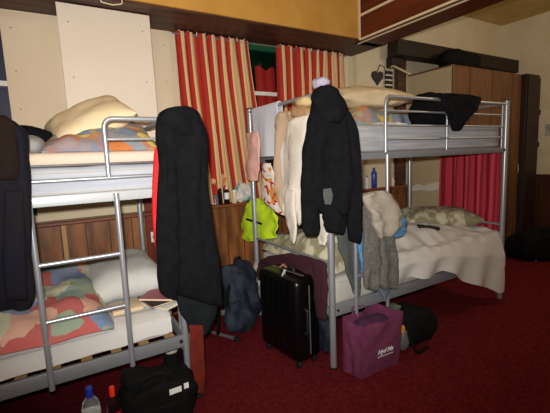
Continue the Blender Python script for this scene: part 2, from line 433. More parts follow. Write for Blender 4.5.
# ------------------------------------------------------------------ curtains
def curtain(x0, x1, flare0, flare1, nfold, seed, label):
    root = thing('window_curtain', ((x0+x1)/2, YW-.07, .96), label, 'curtain', 'striped curtains over the window')
    def f(a, c):
        z = 2.425-c*1.46
        xa = x0+flare0*c**1.3; xb = x1+flare1*c**1.3
        x = xa+(xb-xa)*a
        am = .022+.034*c
        x += .012*math.sin(2*PI*nfold*a*2+seed)+.022*noise.noise(Vector((a*6, c*1.3, seed)))+.03*c*noise.noise(Vector((a*3, 7, seed)))
        y = YW-.085+am*math.sin(2*PI*nfold*a+seed+.7*math.sin(c*2+a*5))+.01*noise.noise(Vector((a*9, c*3, seed)))
        return Vector((x, y, z+.006*math.sin(a*2*PI*nfold)*(c < .02)))
    b = cloth_surface(B(), f, 150, 24, .003); scale_u(b, nfold*1.0, .02)
    obj('cloth', b, CURT, root)
    obj('curtain_rod', tube(B(), [(x0-.02, YW-.085, 2.405), (x1+.03, YW-.085, 2.405)], .006), STEELD, root)
    for i in range(9):
        x = x0+(x1-x0)*(i+.5)/9
        obj('heading_hook', tube(B(), [(x, YW-.085, 2.41), (x, YW-.085, 2.437)], .004, 6), WHITEP, root)
    return root
curtain(.985, 1.665, .03, .15, 7.5, .4, 'red and cream striped curtain right of the pale boards, behind the black coat')
curtain(1.965, 2.80, -.02, .02, 8, .4, 'red and cream striped curtain behind the laundry of the far bunk')

# ------------------------------------------------------------------ boards over the left window
def board(name, x0, x1, y, z0, z1, tilt, m, label, th=.018):
    r = thing(name, ((x0+x1)/2, y, z0), label, 'board')
    b = B(); box(b, x0, x1, y-th, y, z0, z1, .003)
    for v in b.verts: v.co.y += tilt*(v.co.z-z0)/(z1-z0)
    obj('panel', b, m, r, False)
    for x in (x0+.06, x1-.06):
        for z in (z0+.15, (z0+z1)/2, z1-.12):
            yy = y+tilt*(z-z0)/(z1-z0)-th
            obj('screw', lathe(B(), [(.0045, 0), (.0045, .002)], (x, yy, z), 8, Matrix.Rotation(PI/2, 3, 'X')), GREYPL, r, False)
    return r
board('wall_board', -.20, .965, YW-.002, 1.62, 2.438, 0, BOARD, 'wide cream board fixed to the wall above the near bunk, behind the white panel')
board('leaning_board', .135, .735, 2.93, 1.47, 2.432, .03, BOARDW, 'white rectangular panel standing upright behind the pillow of the near top bunk')
tag(obj('white_strip', box(B(), -.16, .96, YW-.03, YW, 1.60, 1.62), WHITEP, None, False), 'thin white strip along the bottom edge of the cream wall board', 'strip')

# ------------------------------------------------------------------ bunk beds
def mattress(name, x0, x1, y0, y1, z0, z1, m, label, seed=0, rad=.035):
    b = B(); box(b, x0, x1, y0, y1, z0, z1, rad, 4)
    bmesh.ops.subdivide_edges(b, edges=[e for e in b.edges if e.calc_length() > .2], cuts=14, use_grid_fill=True)
    for v in b.verts:
        k = noise.noise(v.co*5+Vector((seed, 0, 0)))+.5*noise.noise(v.co*12)
        v.co.z += .008*k*(v.co.z > (z0+z1)/2); v.co.y += .006*noise.noise(v.co*7)*(v.co.y < y0+.1)
    r = thing(name, ((x0+x1)/2, (y0+y1)/2, z0), label, 'mattress')
    obj('mattress_body', b, m, r)
    p = B()
    for z in (z0+.02, z1-.025):
        tube(p, fillet([((x0+x1)/2, y0-.001, z), (x0, y0, z), (x0, y1, z), (x1, y1, z), (x1, y0, z), ((x0+x1)/2+.001, y0-.001, z)], .05, 5), .004, 6)
    obj('piping', p, SHEETG, r)
    return r

def bunk_far():
    x0, x1, y0, y1 = 1.426, 3.356, 1.752, 2.746
    r = thing('bunk_bed', ((x0+x1)/2, (y0+y1)/2, 0), 'silver metal bunk bed at the right, crowded with hanging clothes at its near end', 'bunk bed')
    H = 1.75
    for x in (x0, x1):
        for y in (y0, y1):
            p = obj('post', tube(B(), [(x, y, .012), (x, y, H)], .0215, 16), STEEL, r)
            obj('cap', lathe(B(), [(.0225, 0), (.0225, .008), (.012, .014)], (x, y, H), 14), CAP, p)
            obj('foot', lathe(B(), [(.024, 0), (.024, .012)], (x, y, .0), 14), CAP, p)
    for y in (y0, y1):
        obj('side_rail', box(B(), x0+.02, x1-.02, y-.012, y+.012, .345, .422, .004), STEELD, r)
        obj('side_rail', box(B(), x0+.02, x1-.02, y-.012, y+.012, 1.318, 1.362, .004), STEELD, r)
        g = B(); xg = 1.905 if y == y0 else x0
        tube(g, fillet([(xg, y, 1.362), (xg, y, 1.722), (x1, y, 1.722)], .055) if y == y0 else [(x0, y, 1.722), (x1, y, 1.722)], .0115, 12)
        for z in (1.445, 1.535) if y == y0 else (1.56,):
            tube(g, [(xg, y, z), (x1, y, z)], .008)
        if y == y0: tube(g, [(xg, y, 1.63), (x1, y, 1.63)], .007)
        for x in (2.55, x1-.06) if y == y0 else (1.9, 2.4, 2.85): tube(g, [(x, y, 1.362), (x, y, 1.722)], .008)
        obj('guard_rail', g, STEEL, r)
    for x in (x0, x1):
        for z, rad in ((1.727, .0125), (1.54, .008), (.69, .011)): obj('end_bar', tube(B(), [(x, y0, z), (x, y1, z)], rad), STEEL, r)
        for za, zb in ((1.318, 1.362), (.345, .40)): obj('end_rail', box(B(), x-.012, x+.012, y0+.02, y1-.02, za, zb, .003), STEELD, r)
    l = obj('ladder', tube(tube(B(), [(1.60, y0-.03, .31), (1.60, y0-.03, 1.345)], .0125), [(1.887, y0-.03, .31), (1.887, y0-.03, 1.345)], .0125), STEEL, r)
    for z in (.58, .84, 1.10): obj('rung', tube(B(), [(1.60, y0-.03, z), (1.887, y0-.03, z)], .011), STEEL, l)
    for i in range(14):
        x = x0+.08+i*(x1-x0-.16)/13
        for z in (.372, 1.345): obj('slat', box(B(), x-.02, x+.02, y0+.014, y1-.014, z, z+.012), SLAT, r, False)
    for z in (.383, 1.34):
        for x in (x0+.035, x1-.035): obj('bolt', lathe(B(), [(.009, 0), (.009, .006)], (x, y0-.012, z), 10, Matrix.Rotation(PI/2, 3, 'X')), CAP, r)
    return r
bunk_far()

def bunk_near():
    x0, x1, y0, y1 = -1.40, .549, 1.968, 2.955
    r = thing('bunk_bed', ((x0+x1)/2, (y0+y1)/2, 0), 'silver metal bunk bed at the left with a ladder, nearest the camera', 'bunk bed')
    H = 1.60
    for x in (x0, x1):
        for y in (y0, y1):
            p = obj('post', tube(B(), [(x, y, .012), (x, y, H)], .018, 16), STEEL, r)
            obj('cap', lathe(B(), [(.019, 0), (.019, .008), (.01, .013)], (x, y, H), 14), CAP, p)
            obj('foot', lathe(B(), [(.021, 0), (.021, .012)], (x, y, .0), 14), CAP, p)
    for y in (y0, y1):
        obj('side_rail', box(B(), x0+.02, x1-.012, y-.012, y+.012, .332, .402, .004), STEELD, r)
        obj('side_rail', box(B(), x0+.02, x1-.012, y-.012, y+.012, 1.177, 1.225, .004), PLATE, r)
        obj('long_tube', tube(B(), [(x0, y, 1.292), (x1, y, 1.292)], .0095), STEEL, r)
        obj('long_tube', tube(B(), [(x0, y+.006, 1.36), (x1, y+.006, 1.36)], .005), GREYPL, r)
    for xa, xb in ((.236, x1), (-.17, x0)):
        g = B()
        tube(g, fillet([(xa, y0, 1.292), (xa, y0, 1.574), (xb, y0, 1.574)], .05), .0115, 12)
        tube(g, [(xa, y0, 1.476), (xb, y0, 1.476)], .0075)
        for t in (.88,): tube(g, [(xa+(xb-xa)*t, y0, 1.292), (xa+(xb-xa)*t, y0, 1.574)], .0075)
        obj('guard_rail', g, STEEL, r)
    g = B(); tube(g, [(x0, y1, 1.574), (x1, y1, 1.574)], .0115); tube(g, [(x0, y1, 1.476), (x1, y1, 1.476)], .0075)
    for i in range(4): tube(g, [(x1-.2-i*.4, y1, 1.292), (x1-.2-i*.4, y1, 1.574)], .0075)
    obj('guard_rail', g, STEEL, r)
    for x in (x0, x1):
        for z, rad in ((1.574, .0115), (1.476, .0075), (.66, .011)): obj('end_bar', tube(B(), [(x, y0, z), (x, y1, z)], rad), STEEL, r)
        for y in (y0+.045, y0+.09, y0+.3, y0+.5, y0+.7, y0+.9): obj('spindle', tube(B(), [(x, y, .395), (x, y, .66)], .0065), STEEL, r)
        for za, zb in ((.335, .40), (1.177, 1.222)): obj('end_rail', box(B(), x-.01, x+.01, y0+.02, y1-.02, za, zb, .003), STEELD, r)
    l = obj('ladder', tube(tube(B(), [(-.10, y0-.028, .322), (-.10, y0-.028, 1.215)], .0135), [(.258, y0-.028, .322), (.258, y0-.028, 1.215)], .0135), STEEL, r)
    for z in (.65, .918): obj('rung', tube(B(), [(-.10, y0-.028, z), (.258, y0-.028, z)], .0105), STEEL, l)
    for i in range(14):
        x = x0+.08+i*(x1-x0-.16)/13
        for z in (.385, 1.195): obj('slat', box(B(), x-.025, x+.025, y0+.014, y1-.014, z, z+.012), SLAT, r, False)
    bo = B(); lathe(bo, [(.010, 0), (.010, .008)], (x1-.03, y0-.012, .37), 10, Matrix.Rotation(PI/2, 3, 'X'))
    obj('bolt', bo, CAP, r)
    return r
bunk_near()

# ------------------------------------------------------------------ bedding, near bunk
mattress('mattress', -1.37, .52, 1.99, 2.93, 1.21, 1.352, MATT, 'striped white mattress on the near top bunk', 1)
tag(obj('bed_sheet', box(B(), -1.37, .52, 1.985, 2.935, 1.354, 1.42, .028, 4), SHEETO), 'peach white sheet folded over the near top mattress', 'sheet')
mattress('mattress', -1.36, .49, 1.99, 2.92, .40, .535, SHEETW, 'white covered mattress on the near lower bunk', 2, .06)
# fitted sheet hanging slightly over the front rail
def shf(a, c):
    x = -1.34+a*1.82; t = c
    yy = 2.4-t*.42 if t < .9 else 1.985-(t-.9)*.1
    z = .545 if t < .85 else .545-(t-.85)*(1.0-.25*a)
    z += .007*noise.noise(Vector((x*7, t*6, 2)))
    return Vector((x, yy-.004*noise.noise(Vector((x*12, t*3, 5))), z))
tag(obj('fitted_sheet', cloth_surface(B(), shf, 60, 20, .004), SHEETW), 'rumpled white sheet over the front edge of the near lower mattress', 'sheet')
tag(obj('pillow', pillow(B(), (.33, 2.56, .645), (.22, .34, .10), (.05, -.05, 0), seed=3), PILG), 'grey white pillow at the head of the near lower bunk', 'pillow')
# patchwork quilt, heaped
def heap(x0, x1, y0, y1, zb, hf, n=44, seed=0, wr=.02):
    b = B()
    def f(a, c):
        # rounded outline
        aa, cc = a*2-1, c*2-1
        k = math.sqrt(max(1e-4, 1-min(1, abs(aa)**5)))*math.sqrt(max(1e-4, 1-min(1, abs(cc)**5)))
        x = x0+(x1-x0)*a+.03*noise.noise(Vector((cc*3, seed, 1)))*(1 if abs(aa) > .8 else .3); y = y0+(y1-y0)*c+.03*noise.noise(Vector((aa*4, 2, seed)))
        z = zb+hf(a, c)*k+wr*k*(noise.noise(Vector((x*6, y*6, seed)))+.5*noise.noise(Vector((x*14, y*14, seed))))
        return Vector((x, y, z))
    return cloth_surface(b, f, n, n, .006)
tag(obj('patchwork_quilt', heap(-1.25, .19, 1.945, 2.85, .545, lambda a, c: .13+.18*a*c+.05*math.sin(a*7)*c, seed=4, wr=.035), DUV1),
    'patchwork quilt of red, blue and green squares heaped on the near lower bunk', 'quilt')
tag(obj('cream_paper_bag', box(B(), .20, .36, 2.06, 2.20, .556, .582, .008, 2), BROWNP), 'flat peach paper bag lying on the near lower bunk, left of the magazines', 'paper bag')
# magazines and books by the pillow
MG = [((.47, 2.10, .558), .16, .22, .014, .5, LABELW, PAPER, 'thick magazine lying at the bottom of the small pile on the near lower bunk'),
      ((.445, 2.12, .576), .15, .21, .008, .2, CAP, CREAMTRIM, 'dark covered magazine second from the bottom of the small pile on the lower bunk'),
      ((.47, 2.13, .588), .15, .20, .012, .9, mat('pink_cover', (150, 84, 92), .5), PAPER, 'pink covered book on top of the small pile at the near lower bunk')]
for (c, w, h, t, rz, m, m2, lab) in MG:
    r = thing('magazine', c, lab, 'magazine', 'reading matter on the near lower bunk')
    mt = Matrix.Translation(c) @ Matrix.Rotation(rz, 4, 'Z')
    obj('cover', box(box(B(), -w/2, w/2, -h/2, h/2, t-.001, t+.001, mt=mt), -w/2, w/2, -h/2, h/2, 0, .001, mt=mt), m, r, False)
    obj('pages', box(B(), -w/2+.003, w/2-.003, -h/2+.003, h/2-.003, .001, t-.001, mt=mt), m2, r, False)
tag(obj('yellow_packet', box(B(), .50, .53, 2.04, 2.07, .56, .60, .003), YEL), 'small yellow packet beside the pile of magazines', 'packet')

# top bunk pillow and quilt
tag(obj('cream_pillow', pillow(B(), aty(89, 121, 2.52), (.235, .23, .09), (.36, -.44, -.05), seed=8, wr=.014, p=3), PILC), 'cream pillow propped on the folded quilt of the near top bunk', 'pillow')
tag(obj('patterned_quilt', heap(-.03, .535, 2.12, 2.88, 1.425, lambda a, c: .06+.07*c+.17*min(1, a*1.25)*min(1, c*1.5), n=36, seed=9, wr=.03), DUV2), 'folded quilt with orange and grey pattern under the cream pillow on the near top bunk', 'quilt')
tag(obj('black_clothing', blob(B(), (-.13, 2.50, 1.50), (.19, .14, .085), e=.9, seed=3, wr=.03, floor=1.422), BLACK), 'crumpled black clothing at the left of the cream pillow on the near top bunk', 'clothing')
tag(obj('grey_fleece', blob(B(), (-.085, 2.28, 1.465), (.07, .10, .05), e=.9, seed=5, wr=.02, floor=1.422), mat('light_grey_fleece', (150, 150, 152), .95, bump=.4, bscale=60)), 'small light grey fleece bundle beside the black clothing on the near top bunk', 'clothing')

# ------------------------------------------------------------------ bedding, far bunk
mattress('mattress', 1.46, 3.32, 1.775, 2.72, 1.362, 1.545, mat('grey_ticking', (176, 178, 182), .9, c2=(150, 153, 160), scale=9, stretch=(.3, 1, 6)), 'grey white mattress on the far top bunk', 5)
mattress('mattress', 1.46, 3.32, 1.775, 2.72, .388, .575, SHEETG, 'white covered mattress on the far lower bunk', 6, .04)
tag(obj('cream_pillow', pillow(B(), (2.43, 2.47, 1.845), (.47, .22, .095), (.15, -.03, 0.0), seed=12, wr=.018, p=2.0, edge=.3), PILC), 'long cream pillow lying on the folded quilt of the far top bunk', 'pillow')
tag(obj('patterned_quilt', heap(2.10, 2.95, 2.22, 2.70, 1.548, lambda a, c: .18+.02*math.sin(a*9), n=36, seed=14, wr=.025), DUV2), 'folded quilt with dull orange and green pattern under the long cream pillow', 'quilt')

# crumpled white sheet over the lower far bunk, hanging over the rail at its right end
def wsheet(a, c):
    x = 1.95+a*1.39; fr = .35+.65*a
    back = 2.62-.15*(1-a)
    # c 0 = back, c .62 = front edge, 1 = hem
    hem = .43-.33*max(0, min(1, (a-.38)/.55))+.015*math.sin(a*17)
    edge = .60
    if c < edge:
        t = c/edge; y = back+(1.765-back)*t
        z = .60+.11*math.sin(min(1, t*1.1)*PI)*(.6+.4*math.sin(a*3.2+.6))+.10*max(0, .5-abs(t-.75))*(1-a*.6)
    else:
        t = (c-edge)/(1-edge); y = 1.765-.045*min(1, t*3)-.02*math.sin(a*26+t*2)*t; z = .60+.02*(1-a)-(.60-hem)*t-.0
        z -= 0
    k = noise.noise(Vector((x*5, c*7, 3)))+.6*noise.noise(Vector((x*11, c*13, 8)))
    return Vector((x+.015*k*(c > .8), y, z+.034*k*(1-.8*(c > edge))))
tag(obj('crumpled_sheet', cloth_surface(B(), wsheet, 70, 60, .005), SHEETW), 'crumpled white sheet spilling over the rail of the far lower bunk', 'sheet')
tag(obj('leaf_print_pillow', pillow(B(), (3.10, 2.22, .735), (.36, .19, .085), (.1, .03, -.42), seed=15, edge=.02), CAMO), 'olive and cream leaf print pillow at the right end of the far lower bunk', 'pillow')
tag(obj('leaf_print_duvet', heap(1.45, 2.12, 1.80, 2.70, .60, lambda a, c: .20-.05*a+.04*math.sin(c*6), n=44, seed=17, wr=.04), CAMO), 'olive leaf print duvet bunched at the near end of the far lower bunk', 'duvet')
tag(obj('white_undersheet', garment(B(), [(254, 262, 268, 262), (254, 275, 262, 272), (255, 288, 260, 286)], (1.405, 0, 0), (1, 0, 0), .008, 2, .004, cap=0), SHEETW), 'white sheet corner hanging at the back of the far bunk near end', 'sheet')
ph = atz(428, 229, .70)
r = thing('black_phone', (ph.x, ph.y, ph.z), 'small black handset lying on the far lower bunk in front of the leaf print pillow', 'phone')
mt = Matrix.Translation(ph) @ Matrix.Rotation(-.5, 4, 'Z') @ Matrix.Rotation(.15, 4, 'Y')
obj('case', box(B(), -.09, .09, -.035, .035, 0, .03, .01, 3, mt=mt), CAP, r); obj('screen', box(B(), .02, .08, -.025, .025, .030, .032, mt=mt), GREYPL, r, False)

# ------------------------------------------------------------------ red striped cloth hung on the far end of the far bunk
def rc(a, c):
    y = 1.80+.60*a+.01*c; z = 1.325-c*.90
    return Vector((3.385+.018*math.sin(a*34+.5*math.sin(c*3))+.006*noise.noise(Vector((a*8, c*3, 1))), y, z))
b = cloth_surface(B(), rc, 90, 20, .003); scale_u(b, 5)
tag(obj('red_bed_curtain', b, REDCURT), 'red striped cloth hung as a screen at the far end of the far bunk', 'curtain')

# ------------------------------------------------------------------ clothes on the near bunk
PJ = (0, 1.915, 0); NJ = (0, -1, 0)
r = thing('black_coat', (.6, 1.9, .6), 'long black coat with red lining hanging from the right end of the near bunk', 'coat')
b = garment(B(), [(177, 106.5, 184, 106.5), (170, 108, 191, 108), (161, 112, 199, 114), (156, 122, 205, 126), (155, 135, 208, 140), (157, 152, 208, 160), (158, 175, 207, 185), (158, 200, 209, 215), (158, 240, 215, 255), (159, 275, 220, 290), (162, 292, 222, 306)], PJ, NJ, .055, 3, .014, k=44, n=30, seed=2)
obj('coat_body', b, BLACK, r)
b = garment(B(), [(174, 107, 188, 107), (164, 110, 197, 112), (158, 122, 203, 127), (164, 134, 200, 138)], (0, 1.885, 0), NJ, .034, 2, .008, seed=4, cap=.3)
obj('hood', b, BLACK, r)
b = garment(B(), [(155, 148, 161, 148), (153, 170, 160, 172), (152, 200, 160, 200), (153, 230, 160, 232), (156, 250, 160, 250)], (0, 1.935, 0), NJ, .02, 1, .004, seed=6)
obj('lining', b, REDL, r)
b = garment(B(), [(159, 160, 176, 160), (157, 200, 178, 200), (156, 240, 179, 240), (157, 270, 180, 272), (159, 290, 177, 292), (166, 297, 178, 300)], (0, 1.883, 0), NJ, .028, 1, .004, seed=8)
obj('sleeve', b, BLACK, r)
b = garment(B(), [(190, 150, 207, 150), (193, 190, 208, 190), (195, 230, 214, 230), (197, 270, 220, 270), (203, 302, 222, 306)], (0, 1.883, 0), NJ, .028, 1, .004, seed=9)
obj('sleeve', b, BLACK, r)
b = garment(B(), [(173, 270, 218, 270), (175, 290, 219, 295), (178, 308, 217, 312), (186, 322, 210, 328), (188, 332, 203, 335)], (0, 1.955, 0), NJ, .03, 3, .01, seed=10)
tag(obj('charcoal_trousers', b, CHAR), 'charcoal trousers hanging below the black coat on the near bunk', 'trousers')
b = garment(B(), [(189, 325, 203, 325), (190, 350, 204, 350), (191, 375, 205, 375), (192, 392, 204, 394)], (0, 1.925, 0), NJ, .012, 2, .004, seed=11)
tag(obj('orange_red_towel', b, ORANGER), 'narrow orange red towel hanging beneath the charcoal trousers', 'towel')
# dark coat at the picture's left edge
PC = (0, 1.905, 0)
r = thing('dark_jacket', (-.2, 1.9, .75), 'dark navy and brown jacket hanging left of the near bunk ladder', 'jacket')
b = garment(B(), [(-60, 118, 5, 117), (-70, 123, 18, 124), (-72, 134, 28, 133), (-72, 160, 30, 160), (-72, 190, 31, 190), (-70, 240, 32, 240), (-68, 280, 33, 280), (-66, 300, 32, 303), (-64, 312, 22, 308)], PC, NJ, .045, 5, .014, k=36, seed=12)
obj('jacket_body', b, NAVY, r)
b = garment(B(), [(-66, 116, 5, 115), (-66, 124, 15, 124), (-60, 140, 18, 140), (-58, 168, 20, 168), (-58, 180, 20, 180)], (0, 1.862, 0), NJ, .02, 3, .006, seed=13)
obj('yoke', b, mat('dark_brown_cloth', (32, 23, 20), .9, spec=.1, bump=.3, bscale=30), r)
b = garment(B(), [(4, 190, 24, 190), (3, 230, 26, 230), (3, 270, 27, 270), (6, 300, 28, 300)], (0, 1.86, 0), NJ, .025, 1, .004, seed=14)
obj('sleeve', b, NAVY, r)

# ------------------------------------------------------------------ laundry on the near end of the far bunk (plane x = 1.42)
XE = 1.426
def drape(y0, y1, zt, lf, lb, r, nf, seed, xo=0., bulge=.0, taper=0.):
    """cloth folded over the end bar that runs along y"""
    def f(a, c):
        tot = lf+PI*r+lb; s = c*tot
        if s < lf: dx, z = -r, zt-(lf-s)
        elif s < lf+PI*r: an = (s-lf)/r; dx, z = -r*math.cos(an), zt+r*math.sin(an)
        else: dx, z = r, zt-(s-lf-PI*r)
        dn = (zt-z)/max(lf, .01) if z < zt else 0
        yy = y0+(y1-y0)*(a+(.5-a)*taper*dn)
        w = dn*.016*math.sin(a*nf*PI*2+seed)+.006*noise.noise(Vector((a*6, s*6, seed)))*dn
        return Vector((XE+xo+dx+w-bulge*dn*(1 if dx < 0 else -.3), yy, z))
    return f
tag(obj('white_towel', cloth_surface(B(), drape(2.285, 2.66, 1.727, .36, .30, .020, 1.2, 1), 24, 50, .004), TOWEL), 'white towel folded over the near end bar of the far bunk', 'towel')
b = garment(B(), [(246, 133, 258, 131), (247, 150, 259, 150), (245, 168, 258, 170), (247, 181, 256, 181)], (1.385, 0, 0), (1, 0, 0), .014, 2, .008, seed=3)
tag(obj('pink_cloth', b, PINK), 'small pink cloth hanging on the back post left of the white towel', 'cloth')
b = garment(B(), [(279, 112, 296, 110), (276, 122, 300, 118), (275, 150, 300, 140), (275, 180, 296, 180), (277, 195, 292, 205), (283, 210, 292, 222)], (1.40, 0, 0), (1, 0, 0), .025, 3, .014, seed=5)
tag(obj('beige_cardigan', b, BEIGE), 'beige knitted cardigan hanging right of the white towel', 'cardigan')
r = thing('white_shirt', (1.36, 2.0, 1.0), 'cream white shirt hanging between the beige cardigan and the black hoodie', 'shirt')
b = garment(B(), [(290, 120, 312, 112), (284, 132, 314, 128), (282, 160, 314, 160), (284, 190, 306, 195), (285, 205, 303, 214), (287, 216, 299, 226)], (1.39, 0, 0), (1, 0, 0), .03, 3, .014, seed=6)
obj('shirt_body', b, WHITEC, r)
b = garment(B(), [(284, 190, 294, 190), (285, 215, 296, 215), (289, 230, 297, 230), (291, 242, 295, 244)], (1.33, 0, 0), (1, 0, 0), .014, 1, .004, seed=7)
obj('sleeve', b, WHITEC, r)
b = garment(B(), [(314, 205, 328, 200), (314, 225, 330, 222), (318, 238, 327, 238), (321, 245, 325, 246)], (1.40, 0, 0), (1, 0, 0), .014, 1, .004, seed=8)
obj('sleeve', b, WHITEC, r)
b = garment(B(), [(259, 158, 284, 155), (262, 172, 284, 170), (266, 188, 284, 186), (270, 195, 282, 194)], (1.44, 0, 0), (1, 0, 0), .015, 3, .01, seed=9)
tag(obj('red_garment', b, mat('dark_red_cloth', (140, 26, 34), .9, bump=.2, bscale=30)), 'dark red garment hanging under the white towel on the far bunk', 'clothing')
b = garment(B(), [(266, 160, 284, 158), (266, 164, 284, 163), (268, 169, 282, 168)], (1.395, 0, 0), (1, 0, 0), .012, 2, .004, seed=9)
tag(obj('black_cloth', b, BLACK), 'small black cloth just below the white towel', 'cloth')
b = garment(B(), [(263, 163, 270, 163), (262, 175, 274, 174), (261, 190, 278, 190), (262, 200, 281, 205), (270, 208, 284, 216)], (1.38, 0, 0), (1, 0, 0), .012, 2, .006, seed=10)
tag(obj('printed_pouch', b, PRINT), 'white cloth with orange and red print hanging above the yellow vest', 'cloth')
b = garment(B(), [(252, 196, 262, 200), (247, 206, 270, 206), (243, 220, 276, 215), (242, 232, 277, 225), (242, 237, 276, 234), (250, 242, 275, 238)], (1.46, 0, 0), (1, 0, 0), .014, 4, .014, seed=11, cap=.04)
r = thing('hi_vis_vest', (1.46, 2.6, .75), 'fluorescent yellow vest hanging at the back post of the far bunk', 'vest')
obj('vest_body', b, HIVIS, r)
b = garment(B(), [(246, 218, 262, 223), (246, 220, 262, 225)], (1.435, 0, 0), (1, 0, 0), .004, 1, .001, cap=0, k=4)
obj('seam_tape', b, CHAR, r)
# plush / cap bundle at the bar
tag(obj('tan_soft_toy', blob(B(), atx(303, 113, 1.40), (.05, .10, .045), (0, .2, .3), e=.9, wr=.02, fr=12, seed=2), TAN), 'tan and brown soft toy lying over the end bar beside the black hoodie', 'soft toy')
tag(obj('cloth_bundle', blob(B(), atx(304, 102, 1.43), (.04, .07, .035), (0, .1, .2), e=.9, wr=.015, fr=12, seed=4), mat('cream_yellow_cloth', (196, 174, 124), .9, bump=.3)), 'cream yellow cloth bundle just above the tan soft toy', 'cloth')
tag(obj('lilac_cap', blob(B(), (1.415, 1.80, 1.778), (.042, .055, .035), (0, .3, .2), e=.9, wr=.012, fr=16, seed=5), LILAC), 'lilac and white cloth cap perched on the front post of the far bunk', 'cap')
hg = [atx(286, 115, 1.405), atx(292, 109, 1.405), atx(297, 116, 1.405)]
tag(obj('blue_hanger', tube(B(), [atx(281, 118, 1.395), atx(288, 112, 1.395), atx(297, 117, 1.395)], .006, 8), mat('teal_plastic', (70, 140, 160), .4)), 'blue plastic hanger poking out of the beige cardigan', 'hanger')

# black hoodie at the front corner of the far bunk
PH = (1.37, 1.68, 1.3); NH = (-.45, -.9, 0)
r = thing('black_hoodie', (1.4, 1.68, .9), 'black hooded sweatshirt hanging over the front corner post of the far bunk', 'hoodie')
b = garment(B(), [(318, 92, 338, 92), (312, 100, 344, 100), (309, 115, 349, 116), (306, 130, 355, 132), (303, 150, 358, 155), (302, 175, 358, 178), (302, 195, 356, 200), (304, 205, 352, 212), (322, 214, 344, 216)], PH, NH, .06, 4, .014, k=44, n=30, seed=3)
obj('hoodie_body', b, BLACK, r)
b = garment(B(), [(320, 86, 332, 86), (314, 90, 338, 90), (312, 98, 343, 100), (316, 112, 346, 112), (324, 122, 340, 124)], (1.35, 1.64, 1.3), NH, .045, 2, .01, seed=5, cap=.3)
obj('hood', b, BLACK, r)
b = garment(B(), [(336, 104, 350, 112), (342, 120, 357, 128), (345, 138, 359, 142), (347, 165, 361, 168), (347, 200, 362, 200), (347, 225, 362, 228), (348, 240, 360, 244)], (1.37, 1.655, 1.3), NH, .035, 1, .004, seed=6)
obj('sleeve', b, BLACK, r)
b = garment(B(), [(308, 120, 318, 118), (303, 150, 316, 150), (301, 185, 317, 185), (301, 210, 319, 210), (302, 228, 320, 228), (306, 236, 318, 236)], (1.34, 1.665, 1.3), NH, .035, 1, .004, seed=7)
obj('sleeve', b, BLACK, r)
b = garment(B(), [(322, 189, 331, 188), (322, 196, 333, 196), (323, 204, 331, 205)], (1.37, 1.612, 1.3), NH, .008, 1, .003, seed=18)
obj('grey_lining', b, GREYC2, r)
b = garment(B(), [(322, 205, 345, 205), (323, 222, 346, 224), (326, 232, 344, 235)], (1.37, 1.66, 1.3), NH, .03, 2, .006, seed=8)
obj('hem', b, BLACK, r)

# clothes on the ladder of the far bunk
PL = (0, 1.69, 0); NL = (0, -1, 0)
b = garment(B(), [(368, 192, 383, 190), (362, 197, 392, 196), (364, 205, 399, 208), (370, 215, 402, 218), (373, 226, 400, 228), (378, 238, 392, 236)], (0, 1.66, 0), NL, .035, 3, .012, seed=2)
tag(obj('taupe_fleece', b, TAUPE), 'taupe fleece draped over the top of the clothes on the far bunk ladder', 'fleece')
b = garment(B(), [(336, 225, 352, 225), (338, 245, 357, 245), (345, 268, 359, 268), (351, 286, 359, 288), (354, 295, 358, 296)], (0, 1.745, 0), NL, .022, 2, .008, seed=3)
tag(obj('dark_grey_jersey', b, GREYC2), 'dark grey jersey hanging on the ladder just right of the front post', 'jersey')
b = garment(B(), [(357, 232, 366, 232), (358, 250, 367, 250), (360, 262, 367, 262), (361, 273, 366, 274)], (0, 1.72, 0), NL, .016, 1, .006, seed=4)
tag(obj('blue_patterned_cloth', b, BLUEC), 'narrow blue patterned cloth between the two grey garments on the ladder', 'cloth')
b = garment(B(), [(362, 205, 378, 205), (364, 230, 384, 230), (364, 255, 382, 255), (363, 275, 380, 276), (364, 288, 376, 292)], (0, 1.685, 0), NL, .026, 3, .01, seed=5)
tag(obj('grey_cardigan', b, GREYC), 'grey knitted cardigan hanging in the middle of the far bunk ladder', 'cardigan')
b = garment(B(), [(376, 225, 392, 225), (378, 245, 395, 245), (380, 265, 397, 265), (378, 282, 397, 282), (382, 290, 396, 288)], (0, 1.675, 0), NL, .024, 3, .01, seed=6)
tag(obj('grey_knit_scarf', b, GREYC), 'grey knitted scarf hanging at the right side of the far bunk ladder', 'scarf')
b = garment(B(), [(375, 278, 392, 278), (376, 288, 392, 286), (382, 296, 387, 296), (384, 301, 386, 301)], (0, 1.70, 0), NL, .014, 1, .004, seed=7)
tag(obj('faded_denim_cloth', b, DENIM), 'faded blue denim tip showing below the grey scarf', 'clothing')
b = garment(B(), [(396, 214, 402, 214), (390, 225, 406, 224), (387, 232, 404, 234), (388, 238, 396, 238)], (0, 1.72, 0), NL, .02, 2, .006, seed=8)
tag(obj('bright_blue_cloth', b, BLUEC), 'bright blue cloth peeping out right of the taupe fleece', 'cloth')

